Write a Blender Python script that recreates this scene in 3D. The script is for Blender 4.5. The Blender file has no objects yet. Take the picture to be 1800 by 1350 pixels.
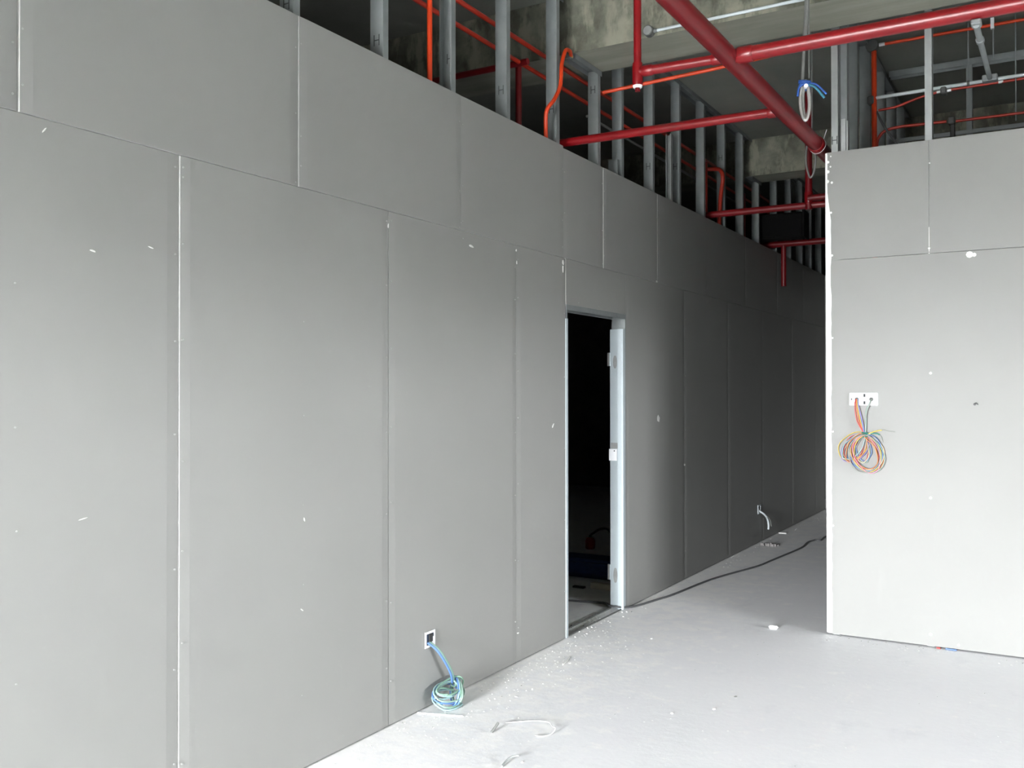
import bpy, math, random
from mathutils import Vector, Matrix

S = bpy.context.scene
COL = S.collection
random.seed(11)
PI = math.pi

# ------------------------------------------------------------------ camera, sky, light, exposure
cam_d = bpy.data.cameras.new('camera')
cam = bpy.data.objects.new('camera', cam_d)
COL.objects.link(cam)
cam_d.sensor_fit = 'HORIZONTAL'
cam_d.sensor_width = 36.0
cam_d.lens = 36.0 * 1644.34 / 1800.0
cam_d.clip_start = 0.02
cam_d.clip_end = 200
YAW, PITCH, ROLL = 0.531967, 0.008461, -0.000954
F_ = Vector((-math.sin(YAW) * math.cos(PITCH), math.cos(YAW) * math.cos(PITCH), math.sin(PITCH)))
R_ = Vector((math.cos(YAW), math.sin(YAW), 0))
U_ = R_.cross(F_)
R2 = R_ * math.cos(ROLL) + U_ * math.sin(ROLL)
U2 = -R_ * math.sin(ROLL) + U_ * math.cos(ROLL)
cam.matrix_world = Matrix(((R2.x, U2.x, -F_.x, 2.7054), (R2.y, U2.y, -F_.y, 0.0), (R2.z, U2.z, -F_.z, 1.5561), (0, 0, 0, 1)))
S.camera = cam

W = bpy.data.worlds.new('overcast_sky')
S.world = W
W.use_nodes = True
wn, wl = W.node_tree.nodes, W.node_tree.links
wn.clear()
wo = wn.new('ShaderNodeOutputWorld')
wb = wn.new('ShaderNodeBackground')
wt = wn.new('ShaderNodeTexCoord')
ws = wn.new('ShaderNodeSeparateXYZ')
wr = wn.new('ShaderNodeValToRGB')
wm = wn.new('ShaderNodeMath')
wm.operation = 'MULTIPLY_ADD'
wm.inputs[1].default_value = 0.5
wm.inputs[2].default_value = 0.5
wl.new(wt.outputs['Generated'], ws.inputs[0])
wl.new(ws.outputs['Z'], wm.inputs[0])
wl.new(wm.outputs[0], wr.inputs[0])
wl.new(wr.outputs['Color'], wb.inputs['Color'])
wl.new(wb.outputs[0], wo.inputs['Surface'])
cr = wr.color_ramp                       # overcast sky: dull ground haze below, horizon half as bright as the zenith
cr.elements[0].position = 0.47
cr.elements[0].color = (0.05, 0.05, 0.05, 1)
cr.elements[1].position = 1.0
cr.elements[1].color = (1.0, 1.02, 1.06, 1)
e = cr.elements.new(0.51)
e.color = (0.33, 0.335, 0.345, 1)
wb.inputs['Strength'].default_value = 80.0

WIN = (0.05, 1.85, 0.0, 2.75)               # x0, x1, z0, z1 of the open facade bay
FY = -6.0                                 # facade plane
pl = bpy.data.lights.new('facade_portal', 'AREA')
pl.shape = 'RECTANGLE'
pl.size = WIN[1] - WIN[0]
pl.size_y = WIN[3] - WIN[2]
pl.cycles.is_portal = True
po = bpy.data.objects.new('facade_portal', pl)
COL.objects.link(po)
po.location = ((WIN[0] + WIN[1]) / 2, FY - 0.05, (WIN[2] + WIN[3]) / 2)
po.rotation_euler = (PI / 2, 0, 0)        # -Z of the light looks along +Y, into the building

SIDE_FILL = (0.8, 4.2, 1.5, 1.78)               # y0, y1, z0, z1 of an unseen opening added to brighten the left wall
pl2 = bpy.data.lights.new('side_fill_portal', 'AREA')
pl2.shape = 'RECTANGLE'
pl2.size = SIDE_FILL[1] - SIDE_FILL[0]
pl2.size_y = SIDE_FILL[3] - SIDE_FILL[2]
pl2.cycles.is_portal = True
po2 = bpy.data.objects.new('side_fill_portal', pl2)
COL.objects.link(po2)
po2.location = (9.25, (SIDE_FILL[0] + SIDE_FILL[1]) / 2, (SIDE_FILL[2] + SIDE_FILL[3]) / 2)
po2.rotation_euler = (PI / 2, 0, PI / 2)  # looks along -X

S.view_settings.view_transform = 'Standard'
S.view_settings.look = 'None'
S.view_settings.gamma = 1.0
S.view_settings.use_curve_mapping = False
S.view_settings.exposure = 2.84
S.cycles.use_denoising = True
S.cycles.max_bounces = 10
S.cycles.diffuse_bounces = 7
S.cycles.glossy_bounces = 4
S.cycles.sample_clamp_indirect = 0.0
S.cycles.caustics_reflective = False
S.cycles.caustics_refractive = False

# ------------------------------------------------------------------ materials
def new_mat(name, rough=0.7, metal=0.0, col=(0.5, 0.5, 0.5), spec=0.5):
    m = bpy.data.materials.new(name)
    m.use_nodes = True
    b = m.node_tree.nodes['Principled BSDF']
    b.inputs['Base Color'].default_value = (*col, 1)
    b.inputs['Roughness'].default_value = rough
    b.inputs['Metallic'].default_value = metal
    b.inputs['Specular IOR Level'].default_value = spec
    return m, m.node_tree.nodes, m.node_tree.links, b

def noise(n, l, scale, detail=4, rough=0.55, coord='Object', vec=None, stretch=None):
    t = n.new('ShaderNodeTexNoise')
    t.inputs['Scale'].default_value = scale
    t.inputs['Detail'].default_value = detail
    t.inputs['Roughness'].default_value = rough
    if vec is None:
        tc = n.new('ShaderNodeTexCoord')
        vec = tc.outputs[coord]
        if stretch:
            mp = n.new('ShaderNodeMapping')
            mp.inputs['Scale'].default_value = stretch
            l.new(vec, mp.inputs['Vector'])
            vec = mp.outputs['Vector']
    l.new(vec, t.inputs['Vector'])
    return t

def ramp(n, l, fac, stops):
    r = n.new('ShaderNodeValToRGB')
    els = r.color_ramp.elements
    els[0].position, els[0].color = stops[0][0], (*stops[0][1], 1)
    els[1].position, els[1].color = stops[-1][0], (*stops[-1][1], 1)
    for p, c in stops[1:-1]:
        q = els.new(p)
        q.color = (*c, 1)
    l.new(fac, r.inputs[0])
    return r

def mix(n, l, a, b, fac, mode='MIX'):
    m = n.new('ShaderNodeMix')
    m.data_type = 'RGBA'
    m.blend_type = mode
    for s, v in ((m.inputs[0], fac), (m.inputs[6], a), (m.inputs[7], b)):
        if hasattr(v, 'is_linked'):
            l.new(v, s)
        else:
            s.default_value = v if not isinstance(v, tuple) else (*v, 1)
    return m.outputs[2]

def bump(n, l, b, h, strength=0.2, dist=0.01):
    bp = n.new('ShaderNodeBump')
    bp.inputs['Strength'].default_value = strength
    bp.inputs['Distance'].default_value = dist
    l.new(h, bp.inputs['Height'])
    l.new(bp.outputs[0], b.inputs['Normal'])

def simple(name, col, rough=0.5, metal=0.0, var=0.12, scale=20, spec=0.5):
    m, n, l, b = new_mat(name, rough, metal, col, spec)
    t = noise(n, l, scale)
    lo = tuple(c * (1 - var) for c in col)
    hi = tuple(min(1, c * (1 + var)) for c in col)
    r = ramp(n, l, t.outputs[0], [(0.3, lo), (0.7, hi)])
    l.new(r.outputs[0], b.inputs['Base Color'])
    return m

def drywall(name, col, seed=0.0):
    m, n, l, b = new_mat(name, 0.55, 0, col, 0.35)
    t = noise(n, l, 1.3, 4, 0.5)
    r = ramp(n, l, t.outputs[0], [(0.3, tuple(c * 0.965 for c in col)), (0.7, tuple(c * 1.03 for c in col))])
    # faint vertical rub marks and chalky scuffs
    s = noise(n, l, 5.0, 5, 0.6, stretch=(1.0, 1.0, 0.16))
    sr = ramp(n, l, s.outputs[0], [(0.66, (0, 0, 0)), (0.80, (0.16, 0.16, 0.16))])
    c1 = mix(n, l, r.outputs[0], tuple(min(1, c * 1.35) for c in col), sr.outputs[0])
    d = noise(n, l, 16.0, 3, 0.6, stretch=(1.0, 0.5, 0.9))
    dr = ramp(n, l, d.outputs[0], [(0.80, (0, 0, 0)), (0.84, (0.55, 0.55, 0.55))])
    c2 = mix(n, l, c1, (0.62, 0.62, 0.61), dr.outputs[0])
    l.new(c2, b.inputs['Base Color'])
    f = noise(n, l, 160, 2)
    bump(n, l, b, f.outputs[0], 0.05, 0.002)
    return m

M = {}
M['board'] = drywall('drywall_paper', (0.262, 0.264, 0.252))
M['core'] = simple('gypsum_core', (0.66, 0.66, 0.64), 0.9, 0, 0.06)
M['edge'] = simple('cut_board_edge', (0.44, 0.44, 0.425), 0.9, 0, 0.12, 14)
M['plaster'] = simple('white_plaster', (0.86, 0.86, 0.85), 0.85, 0, 0.05, 30)
M['galv'] = simple('galvanised_steel', (0.23, 0.25, 0.25), 0.55, 0.3, 0.10, 9)
M['galv_lt'] = simple('bright_galvanised_steel', (0.34, 0.36, 0.35), 0.5, 0.3, 0.08, 9)
M['red'] = simple('dark_red_pipe_paint', (0.15, 0.0035, 0.006), 0.36, 0, 0.10, 6)
M['red2'] = simple('bright_red_pipe_paint', (0.20, 0.0035, 0.006), 0.30, 0, 0.10, 6)
M['orange'] = simple('orange_conduit_plastic', (0.62, 0.045, 0.005), 0.42, 0, 0.06, 12)
M['redcon'] = simple('red_orange_conduit_plastic', (0.38, 0.022, 0.008), 0.42, 0, 0.06, 12)
M['palecon'] = simple('pale_conduit', (0.62, 0.68, 0.70), 0.5, 0, 0.05, 12)
M['white'] = simple('white_plastic', (0.85, 0.86, 0.88), 0.4, 0, 0.02, 12)
M['frame'] = simple('white_steel_frame', (0.40, 0.455, 0.475), 0.4, 0, 0.03, 5)
M['greyslot'] = simple('grey_slot', (0.26, 0.27, 0.26), 0.7)
M['dark'] = simple('black_plastic', (0.020, 0.021, 0.022), 0.55)
M['darkbox'] = simple('dark_grey_box', (0.09, 0.095, 0.09), 0.6)
M['duct'] = simple('black_duct_fabric', (0.006, 0.006, 0.006), 0.9, 0, 0.1, 20, 0.1)
M['boxblue'] = simple('dark_blue_plastic', (0.03, 0.05, 0.09), 0.5)
M['cable'] = simple('dark_grey_cable', (0.075, 0.078, 0.08), 0.5)
M['greycable'] = simple('grey_cable_sheath', (0.16, 0.165, 0.155), 0.5)
M['metalhose'] = simple('shiny_grey_conduit', (0.55, 0.55, 0.52), 0.3, 0.6)
M['blue'] = simple('blue_tape', (0.02, 0.09, 0.36), 0.45)
M['teal'] = simple('teal_wire', (0.03, 0.17, 0.25), 0.45)
M['tarp'] = simple('dark_blue_cloth', (0.012, 0.035, 0.13), 0.7)
M['redcan'] = simple('red_plastic', (0.30, 0.015, 0.012), 0.5)
M['wood'] = simple('pale_wood', (0.50, 0.45, 0.38), 0.8)
M['palewire'] = simple('dusty_pale_wire', (0.50, 0.50, 0.49), 0.7)
M['browngrey'] = simple('brownish_rubble', (0.20, 0.19, 0.185), 0.9)
M['ink'] = simple('black_ink', (0.05, 0.055, 0.055), 0.8)
M['steelscrew'] = simple('screw_steel', (0.36, 0.36, 0.35), 0.45, 0.3)
WC = {'w_blue': (0.14, 0.28, 0.62), 'w_cyan': (0.40, 0.62, 0.63), 'w_green': (0.32, 0.55, 0.41), 'w_sage': (0.36, 0.52, 0.44),
      'w_red': (0.72, 0.10, 0.09), 'w_orange': (0.85, 0.33, 0.12), 'w_yellow': (0.85, 0.62, 0.12), 'w_purple': (0.34, 0.25, 0.58),
      'w_grey': (0.38, 0.40, 0.36), 'w_dkgreen': (0.02, 0.26, 0.20), 'w_pink': (0.75, 0.32, 0.45), 'w_cream': (0.80, 0.72, 0.48)}
for k, c in WC.items():
    M[k] = simple('wire_' + k[2:], tuple(0.62 * q for q in c), 0.4, 0, 0.04)

def concrete(name, base, dark, light, scale=1.6, streak=True, dust=False):
    m, n, l, b = new_mat(name, 0.85, 0, base, 0.3)
    a = noise(n, l, scale, 6, 0.62)
    r = ramp(n, l, a.outputs[0], [(0.36, dark), (0.5, base), (0.64, light)] if streak else [(0.28, dark), (0.5, base), (0.72, light)])
    col = r.outputs[0]
    if streak:
        s = noise(n, l, 3.2, 5, 0.6, stretch=(3.0, 1.0, 0.9))
        sr = ramp(n, l, s.outputs[0], [(0.50, (0, 0, 0)), (0.60, (0.8, 0.8, 0.8))])
        col = mix(n, l, col, light, sr.outputs[0])
        s2 = noise(n, l, 5.0, 5, 0.6, stretch=(1.6, 1.0, 0.8))
        sr2 = ramp(n, l, s2.outputs[0], [(0.52, (0, 0, 0)), (0.62, (0.75, 0.75, 0.75))])
        col = mix(n, l, col, dark, sr2.outputs[0])
    l.new(col, b.inputs['Base Color'])
    f = noise(n, l, 40, 5)
    bump(n, l, b, f.outputs[0], 0.25, 0.006)
    return m

M['slab'] = concrete('concrete_soffit', (0.20, 0.205, 0.18), (0.15, 0.155, 0.135), (0.25, 0.25, 0.215), 0.8, False)
M['beam'] = concrete('stained_concrete', (0.145, 0.147, 0.114), (0.075, 0.077, 0.056), (0.27, 0.266, 0.206), 2.2, True)
m, n, l, b = new_mat('pale_streaked_concrete', 0.85, 0, (0.25, 0.25, 0.2), 0.3)
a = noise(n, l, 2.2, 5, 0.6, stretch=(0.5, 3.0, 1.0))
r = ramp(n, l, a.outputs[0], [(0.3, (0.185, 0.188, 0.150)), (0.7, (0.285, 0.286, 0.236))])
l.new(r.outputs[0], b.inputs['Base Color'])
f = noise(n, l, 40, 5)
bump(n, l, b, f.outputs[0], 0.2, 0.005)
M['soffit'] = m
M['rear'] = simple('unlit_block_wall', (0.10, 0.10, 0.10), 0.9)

# floor: power-floated concrete with white dust, thicker along the foot of the left wall
m, n, l, b = new_mat('dusty_concrete_floor', 0.62, 0, (0.5, 0.5, 0.5), 0.35)
a = noise(n, l, 0.9, 6, 0.6)
base = ramp(n, l, a.outputs[0], [(0.3, (0.79, 0.80, 0.82)), (0.7, (0.84, 0.85, 0.86))]).outputs[0]
s = noise(n, l, 3.5, 6, 0.65, stretch=(1.0, 0.6, 1.0))
sm = ramp(n, l, s.outputs[0], [(0.58, (0, 0, 0)), (0.72, (0.55, 0.55, 0.55))]).outputs[0]
c1 = mix(n, l, base, (0.70, 0.715, 0.74), sm)
tc = n.new('ShaderNodeTexCoord')
sx = n.new('ShaderNodeSeparateXYZ')
l.new(tc.outputs['Object'], sx.inputs[0])
mr = n.new('ShaderNodeMapRange')
mr.inputs['From Min'].default_value = 0.02
mr.inputs['From Max'].default_value = 1.1
mr.inputs['To Min'].default_value = 0.22
mr.inputs['To Max'].default_value = 0.0
l.new(sx.outputs['X'], mr.inputs['Value'])
d = noise(n, l, 7, 8, 0.7)
ad = n.new('ShaderNodeMath')
ad.operation = 'ADD'
l.new(d.outputs[0], ad.inputs[0])
l.new(mr.outputs[0], ad.inputs[1])
dm = ramp(n, l, ad.outputs[0], [(0.58, (0, 0, 0)), (0.70, (0.9, 0.9, 0.9))]).outputs[0]
c2 = mix(n, l, c1, (0.89, 0.89, 0.88), dm)
l.new(c2, b.inputs['Base Color'])
f = noise(n, l, 22, 6, 0.6)
bump(n, l, b, f.outputs[0], 0.22, 0.006)
M['floor'] = m

# ------------------------------------------------------------------ builders
class MB:
    """collects faces of one mesh"""
    def __init__(s):
        s.v, s.f, s.mi, s.sm = [], [], [], []
    def add(s, vs, fs, mi=0, smooth=False):
        o = len(s.v)
        s.v += [tuple(p) for p in vs]
        s.f += [tuple(i + o for i in q) for q in fs]
        s.mi += [mi] * len(fs)
        s.sm += [smooth] * len(fs)
        return s
    def box(s, a, b_, mi=0):
        x0, y0, z0 = (min(p, q) for p, q in zip(a, b_))
        x1, y1, z1 = (max(p, q) for p, q in zip(a, b_))
        vs = [(x0, y0, z0), (x1, y0, z0), (x1, y1, z0), (x0, y1, z0), (x0, y0, z1), (x1, y0, z1), (x1, y1, z1), (x0, y1, z1)]
        return s.add(vs, [(0, 3, 2, 1), (4, 5, 6, 7), (0, 1, 5, 4), (1, 2, 6, 5), (2, 3, 7, 6), (3, 0, 4, 7)], mi)
    def bevbox(s, a, b_, r, mi=0):
        """box with chamfered edges"""
        x0, y0, z0 = (min(p, q) for p, q in zip(a, b_))
        x1, y1, z1 = (max(p, q) for p, q in zip(a, b_))
        vs, idx = [], {}
        for i, x in enumerate((x0, x1)):
            for j, y in enumerate((y0, y1)):
                for k, z in enumerate((z0, z1)):
                    sx_, sy_, sz_ = (1 - 2 * i) * r, (1 - 2 * j) * r, (1 - 2 * k) * r
                    for ax, p in enumerate(((x, y + sy_, z + sz_), (x + sx_, y, z + sz_), (x + sx_, y + sy_, z))):
                        idx[(i, j, k, ax)] = len(vs)
                        vs.append(p)
        fs = []
        q = lambda *t: fs.append(tuple(idx[u] for u in t))
        for i in (0, 1):
            q((i, 0, 0, 0), (i, 1, 0, 0), (i, 1, 1, 0), (i, 0, 1, 0))
            q((0, i, 0, 1), (1, i, 0, 1), (1, i, 1, 1), (0, i, 1, 1))
            q((0, 0, i, 2), (1, 0, i, 2), (1, 1, i, 2), (0, 1, i, 2))
        for i in (0, 1):
            for j in (0, 1):
                q((i, j, 0, 0), (i, j, 1, 0), (i, j, 1, 1), (i, j, 0, 1))
                q((i, 0, j, 0), (i, 1, j, 0), (i, 1, j, 2), (i, 0, j, 2))
                q((0, i, j, 1), (1, i, j, 1), (1, i, j, 2), (0, i, j, 2))
                for k in (0, 1):
                    q((i, j, k, 0), (i, j, k, 1), (i, j, k, 2))
        return s.add(vs, fs, mi)
    def tube(s, pts, r, seg=10, mi=0, caps=True):
        P = [Vector(p) for p in pts]
        rs = r if isinstance(r, (list, tuple)) else [r] * len(P)
        T = []
        for i in range(len(P)):
            d_ = P[min(i + 1, len(P) - 1)] - P[max(i - 1, 0)]
            T.append(d_.normalized() if d_.length > 1e-9 else Vector((0, 0, 1)))
        up = Vector((0, 0, 1)) if abs(T[0].z) < 0.9 else Vector((1, 0, 0))
        N = T[0].cross(up).normalized()
        vs, fs = [], []
        for i, p in enumerate(P):
            if i:
                N = (N - T[i] * N.dot(T[i])).normalized()
            B = T[i].cross(N)
            for k in range(seg):
                an = 2 * PI * k / seg
                vs.append(p + (N * math.cos(an) + B * math.sin(an)) * rs[i])
        for i in range(len(P) - 1):
            for k in range(seg):
                k2 = (k + 1) % seg
                fs.append((i * seg + k, i * seg + k2, (i + 1) * seg + k2, (i + 1) * seg + k))
        s.add(vs, fs, mi, True)
        if caps:
            o = len(vs) - seg
            s.add([vs[k] for k in range(seg)], [tuple(range(seg))[::-1]], mi)
            s.add([vs[o + k] for k in range(seg)], [tuple(range(seg))], mi)
        return s
    def prism(s, poly, z0, z1, mi=0):
        """extrude an xy outline upwards"""
        k = len(poly)
        vs = [(x, y, z0) for x, y in poly] + [(x, y, z1) for x, y in poly]
        fs = [(i, (i + 1) % k, k + (i + 1) % k, k + i) for i in range(k)]
        fs += [tuple(range(k))[::-1], tuple(range(k, 2 * k))]
        return s.add(vs, fs, mi)

def link(name, mb, mats, parent=None, kind=None):
    me = bpy.data.meshes.new(name)
    off = parent_loc(parent)
    me.from_pydata([(x - off.x, y - off.y, z - off.z) for x, y, z in mb.v], [], mb.f)
    for mt in (mats if isinstance(mats, (list, tuple)) else [mats]):
        me.materials.append(mt)
    me.polygons.foreach_set('material_index', mb.mi)
    me.polygons.foreach_set('use_smooth', mb.sm)
    me.update()
    import bmesh
    bm = bmesh.new()
    bm.from_mesh(me)
    bmesh.ops.recalc_face_normals(bm, faces=bm.faces)
    bm.to_mesh(me)
    bm.free()
    o = bpy.data.objects.new(name, me)
    COL.objects.link(o)
    if parent:
        o.parent = parent
    if kind:
        o['kind'] = kind
    return o

def parent_loc(p):
    v = Vector((0, 0, 0))
    while p is not None:
        v += p.location
        p = p.parent
    return v

def empty(name, loc=(0, 0, 0)):
    o = bpy.data.objects.new(name, None)
    COL.objects.link(o)
    o.location = loc
    o.empty_display_size = 0.1
    return o

def thing(name, label, cat, loc, group=None):
    o = empty(name, loc)
    o['label'], o['category'] = label, cat
    if group:
        o['group'] = group
    return o

def single(name, mb, mat, label, cat, group=None):
    """a thing that is one mesh, origin at its base"""
    xs, ys, zs = zip(*mb.v)
    loc = Vector(((min(xs) + max(xs)) / 2, (min(ys) + max(ys)) / 2, min(zs)))
    mb.v = [(x - loc.x, y - loc.y, z - loc.z) for x, y, z in mb.v]
    o = link(name, mb, mat)
    o.location = loc
    o['label'], o['category'] = label, cat
    if group:
        o['group'] = group
    return o

def struct(name, loc=(0, 0, 0)):
    o = empty(name, loc)
    o['kind'] = 'structure'
    return o

def spline(pts, k=8):
    """Catmull-Rom through the points"""
    P = [Vector(p) for p in pts]
    P = [P[0] * 2 - P[1]] + P + [P[-1] * 2 - P[-2]]
    out = []
    for i in range(1, len(P) - 2):
        a_, b_, c_, d_ = P[i - 1:i + 3]
        for j in range(k):
            t = j / k
            out.append(0.5 * ((2 * b_) + (c_ - a_) * t + (2 * a_ - 5 * b_ + 4 * c_ - d_) * t * t + (3 * b_ - a_ - 3 * c_ + d_) * t ** 3))
    out.append(P[-2])
    return out

# ------------------------------------------------------------------ shell of the building
SLAB = 4.13
def shell(name, a_, b_, mat):
    o = link(name, MB().box(a_, b_), mat)
    o['kind'] = 'structure'
    return o

shell('floor', (-5.2, FY - 0.2, -0.2), (9.2, 14.2, 0.0), M['floor'])
shell('ceiling', (-5.2, FY - 0.2, SLAB), (9.2, 14.2, SLAB + 0.25), M['slab'])
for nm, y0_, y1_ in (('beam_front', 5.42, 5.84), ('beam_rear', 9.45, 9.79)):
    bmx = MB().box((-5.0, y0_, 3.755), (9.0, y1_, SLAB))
    bmx.mi[0] = 1                         # the underside gets a lighter, less mottled concrete than the faces
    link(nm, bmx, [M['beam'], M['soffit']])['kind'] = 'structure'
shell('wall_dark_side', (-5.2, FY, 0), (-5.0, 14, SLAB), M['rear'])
sw = MB()                                 # right-hand outer wall with the added fill-light opening
sw.box((9.0, FY, 0), (9.2, SIDE_FILL[0], SLAB)).box((9.0, SIDE_FILL[1], 0), (9.2, 14, SLAB))
sw.box((9.0, SIDE_FILL[0], 0), (9.2, SIDE_FILL[1], SIDE_FILL[2])).box((9.0, SIDE_FILL[0], SIDE_FILL[3]), (9.2, SIDE_FILL[1], SLAB))
link('wall_room_side', sw, M['board'])['kind'] = 'structure'
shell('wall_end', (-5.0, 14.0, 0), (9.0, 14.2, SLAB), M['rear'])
fw = MB()                                 # facade behind the photographer with its open bay
fw.box((-5.2, FY - 0.2, 0), (WIN[0], FY, SLAB))
fw.box((WIN[1], FY - 0.2, 0), (9.2, FY, SLAB))
fw.box((WIN[0], FY - 0.2, WIN[3]), (WIN[1], FY, SLAB))
o = link('wall_facade', fw, M['slab'])
o['kind'] = 'structure'

# ------------------------------------------------------------------ drywall boards and studs
BT = 0.012
def board_mesh(p0, p1, z0, z1, face, axis, proud=0.0, taper=True, tw=0.048, td=0.0022, tl=True, tr=True, bev=0.0):
    """board standing on plane `axis` = face; p0..p1 along the other axis; long edges tapered"""
    mb = MB()
    cs = [(p0, -td if tl else 0.0)]
    if bev:                              # paper-faced edge cut back to the white core
        cs = [(p0, -td - bev * 1.3), (p0 + bev, -td)]
    if tl:
        cs.append((p0 + tw, 0.0))
    if tr:
        cs += [(p1 - tw, 0.0), (p1, -td)]
    else:
        cs.append((p1, 0.0))
    def P(s_, depth, z):
        if axis == 'x':
            return (face + proud + depth, s_, z)
        return (s_, face - proud - depth, z)
    vs = []
    for s_, d_ in cs:
        vs += [P(s_, d_, z0), P(s_, d_, z1)]
    k = len(cs)
    vs += [P(p0, -BT, z0), P(p0, -BT, z1), P(p1, -BT, z0), P(p1, -BT, z1)]
    b0, b1, b2, b3 = 2 * k, 2 * k + 1, 2 * k + 2, 2 * k + 3
    front = [(2 * i, 2 * i + 2, 2 * i + 3, 2 * i + 1) for i in range(k - 1)]
    mb.add(vs, front[1 if bev else 0:] + [(b0, b1, b3, b2)], 0)
    bot = [2 * i for i in range(k)]
    top = [2 * i + 1 for i in range(k)]
    off = len(mb.v)
    mb.add(vs, (front[:1] if bev else []) + [(0, 1, b1, b0), (2 * k - 2, b2, b3, 2 * k - 1), tuple(bot) + (b2, b0), tuple(top[::-1]) + (b1, b3)], 1)
    return mb

wl_ = struct('wall_left')
link('drywall_board', MB().box((-BT, FY + 0.01, 0.008), (0, -1.345, 2.399)), M['board'], wl_)
link('drywall_board', MB().box((-BT, FY + 0.01, 2.4025), (0, -1.945, 3.106)), M['board'], wl_)
rnd = random.Random(4)
def row(seams, z0, z1, gaps, parent, face, axis, name='drywall_board', prouds=None, ztops=None, bevs=None):
    for i in range(len(seams) - 1):
        g0 = gaps.get(i, 0.003) / 2
        g1 = gaps.get(i + 1, 0.003) / 2
        pr = (prouds or {}).get(i, rnd.uniform(0.0, 0.0016))
        zt = (ztops or {}).get(i, z1)
        mb = board_mesh(seams[i] + g0, seams[i + 1] - g1, z0, zt, face, axis, pr, bev=(bevs or {}).get(i, 0.0))
        link(name, mb, [M['board'], M['edge']], parent)

LOW1 = [-1.34, -0.14, 1.06, 2.262, 3.463, 4.648, 5.268]
row(LOW1, 0.008, 2.399, {3: 0.003, 4: 0.0035, 5: 0.0008, 6: 0.0}, wl_, 0.0, 'x', prouds={2: 0.0, 3: 0.0012, 4: 0.0003, 5: 0.0}, bevs={3: 0.0045})
LOW2 = [6.209, 7.417, 8.597, 9.755, 11.02, 12.2, 12.74]
row(LOW2, 0.008, 2.399, {0: 0.002}, wl_, 0.0, 'x')
link('drywall_board', board_mesh(5.270, 6.206, 2.112, 2.399, 0.0, 'x', 0.0005, tl=False, tr=False), [M['board'], M['edge']], wl_)
UP = [-1.94, -0.74, 0.46, 1.663, 2.862, 4.071, 5.235, 5.828, 6.818, 7.973, 9.17, 10.37, 11.57, 12.74]
row(UP, 2.4015, 3.0925, {3: 0.003, 4: 0.0025, 5: 0.002, 6: 0.002, 7: 0.002, 8: 0.002}, wl_, 0.0, 'x', ztops={k: 3.106 for k in range(6)},
    prouds={1: 0.0022, 2: 0.002, 3: 0.003, 4: 0.0036, 5: 0.0026, 6: 0.0014, 7: 0.003, 8: 0.003}, bevs={3: 0.007, 4: 0.0035, 7: 0.004, 8: 0.005})
# boards of the dark room's own side close the cavity
bk = MB().box((-0.111, FY, 0.005), (-0.099, 5.27, 3.09)).box((-0.111, 6.21, 0.005), (-0.099, 12.74, 3.09)).box((-0.111, 5.27, 2.11), (-0.099, 6.21, 3.09))
link('back_boards', bk, M['board'], wl_)

def c_profile(web=0.075, fl=0.040, lip=0.009, t=0.0022):
    return [(0, 0), (web, 0), (web, fl), (web - lip, fl), (web - lip, fl - t), (web - t, fl - t), (web - t, t), (t, t), (t, fl - t), (lip, fl - t), (lip, fl), (0, fl)]

def h_mark(parent, x, y, z, axis):
    """printed letter H standing on the stud face"""
    mb = MB()
    w, h, t, e_ = 0.034, 0.052, 0.005, 0.0008
    bars = [(-w / 2, -h / 2, -w / 2 + t, h / 2), (w / 2 - t, -h / 2, w / 2, h / 2), (-w / 2, -t / 2, w / 2, t / 2)]
    for a0, c0, a1, c1_ in bars:
        if axis == 'y':
            mb.box((x + a0, y - e_, z + c0), (x + a1, y, z + c1_))
        else:
            mb.box((x, y + a0, z + c0), (x + e_, y + a1, z + c1_))
    link('printed_letter', mb, M['ink'], parent)

def stud_x(parent, y, z0, z1, x_out=-BT, flip=False, mat='galv', mark=None, web=0.075):
    """stud in a wall that runs along y: web towards -y, flange along the board face; flip: open side towards -y"""
    pr = c_profile(web=web)
    if flip:
        poly = [(x_out - u, y + 0.040 - v) for u, v in pr]
    else:
        poly = [(x_out - u, y + v) for u, v in pr]
    o_ = link('metal_stud', MB().prism(poly, z0, z1), M[mat], parent)
    if mark:
        h_mark(o_, x_out - 0.037, y + (0.0388 if flip else 0.0) - 0.0004, mark, 'y')
    return o_

def stud_y(parent, x, z0, z1, y_front, flip=False, mat='galv', mark=None):
    """stud in a wall that runs along x: flange faces -y"""
    pr = c_profile()
    if flip:
        poly = [(x + 0.040 - v, y_front + u) for u, v in pr]
    else:
        poly = [(x + v, y_front + u) for u, v in pr]
    o_ = link('metal_stud', MB().prism(poly, z0, z1), M[mat], parent)
    if mark:
        h_mark(o_, x + 0.020, y_front, mark, 'y')
    return o_

LS = [(-0.10, 0), (0.46, 0), (1.06, 0), (1.65, 0), (2.262, 0), (2.846, 0), (3.436, 0), (4.001, 1), (4.560, 0), (5.170, 0), (5.775, 0), (6.170, 0),
      (6.760, 0), (7.345, 0), (7.958, 0), (8.540, 0), (9.118, 0), (9.683, 0), (10.381, 0), (11.01, 0), (11.563, 0), (12.042, 0), (12.60, 0)]
MARK = {2.846: 3.16, 3.436: 3.20, 4.001: 3.30, 4.560: 3.28, 5.170: 3.33, 5.775: 3.62, 7.345: 3.42, 6.760: 3.3, 8.54: 3.75}
for y, fl in LS:
    top = 3.745 if (5.40 < y < 5.86 or 9.43 < y < 9.8) else SLAB - 0.004
    stud_x(wl_, y, 2.113 if 5.27 < y < 6.2 else 0.004, top, flip=bool(fl), mark=MARK.get(y), mat='galv')
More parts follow.
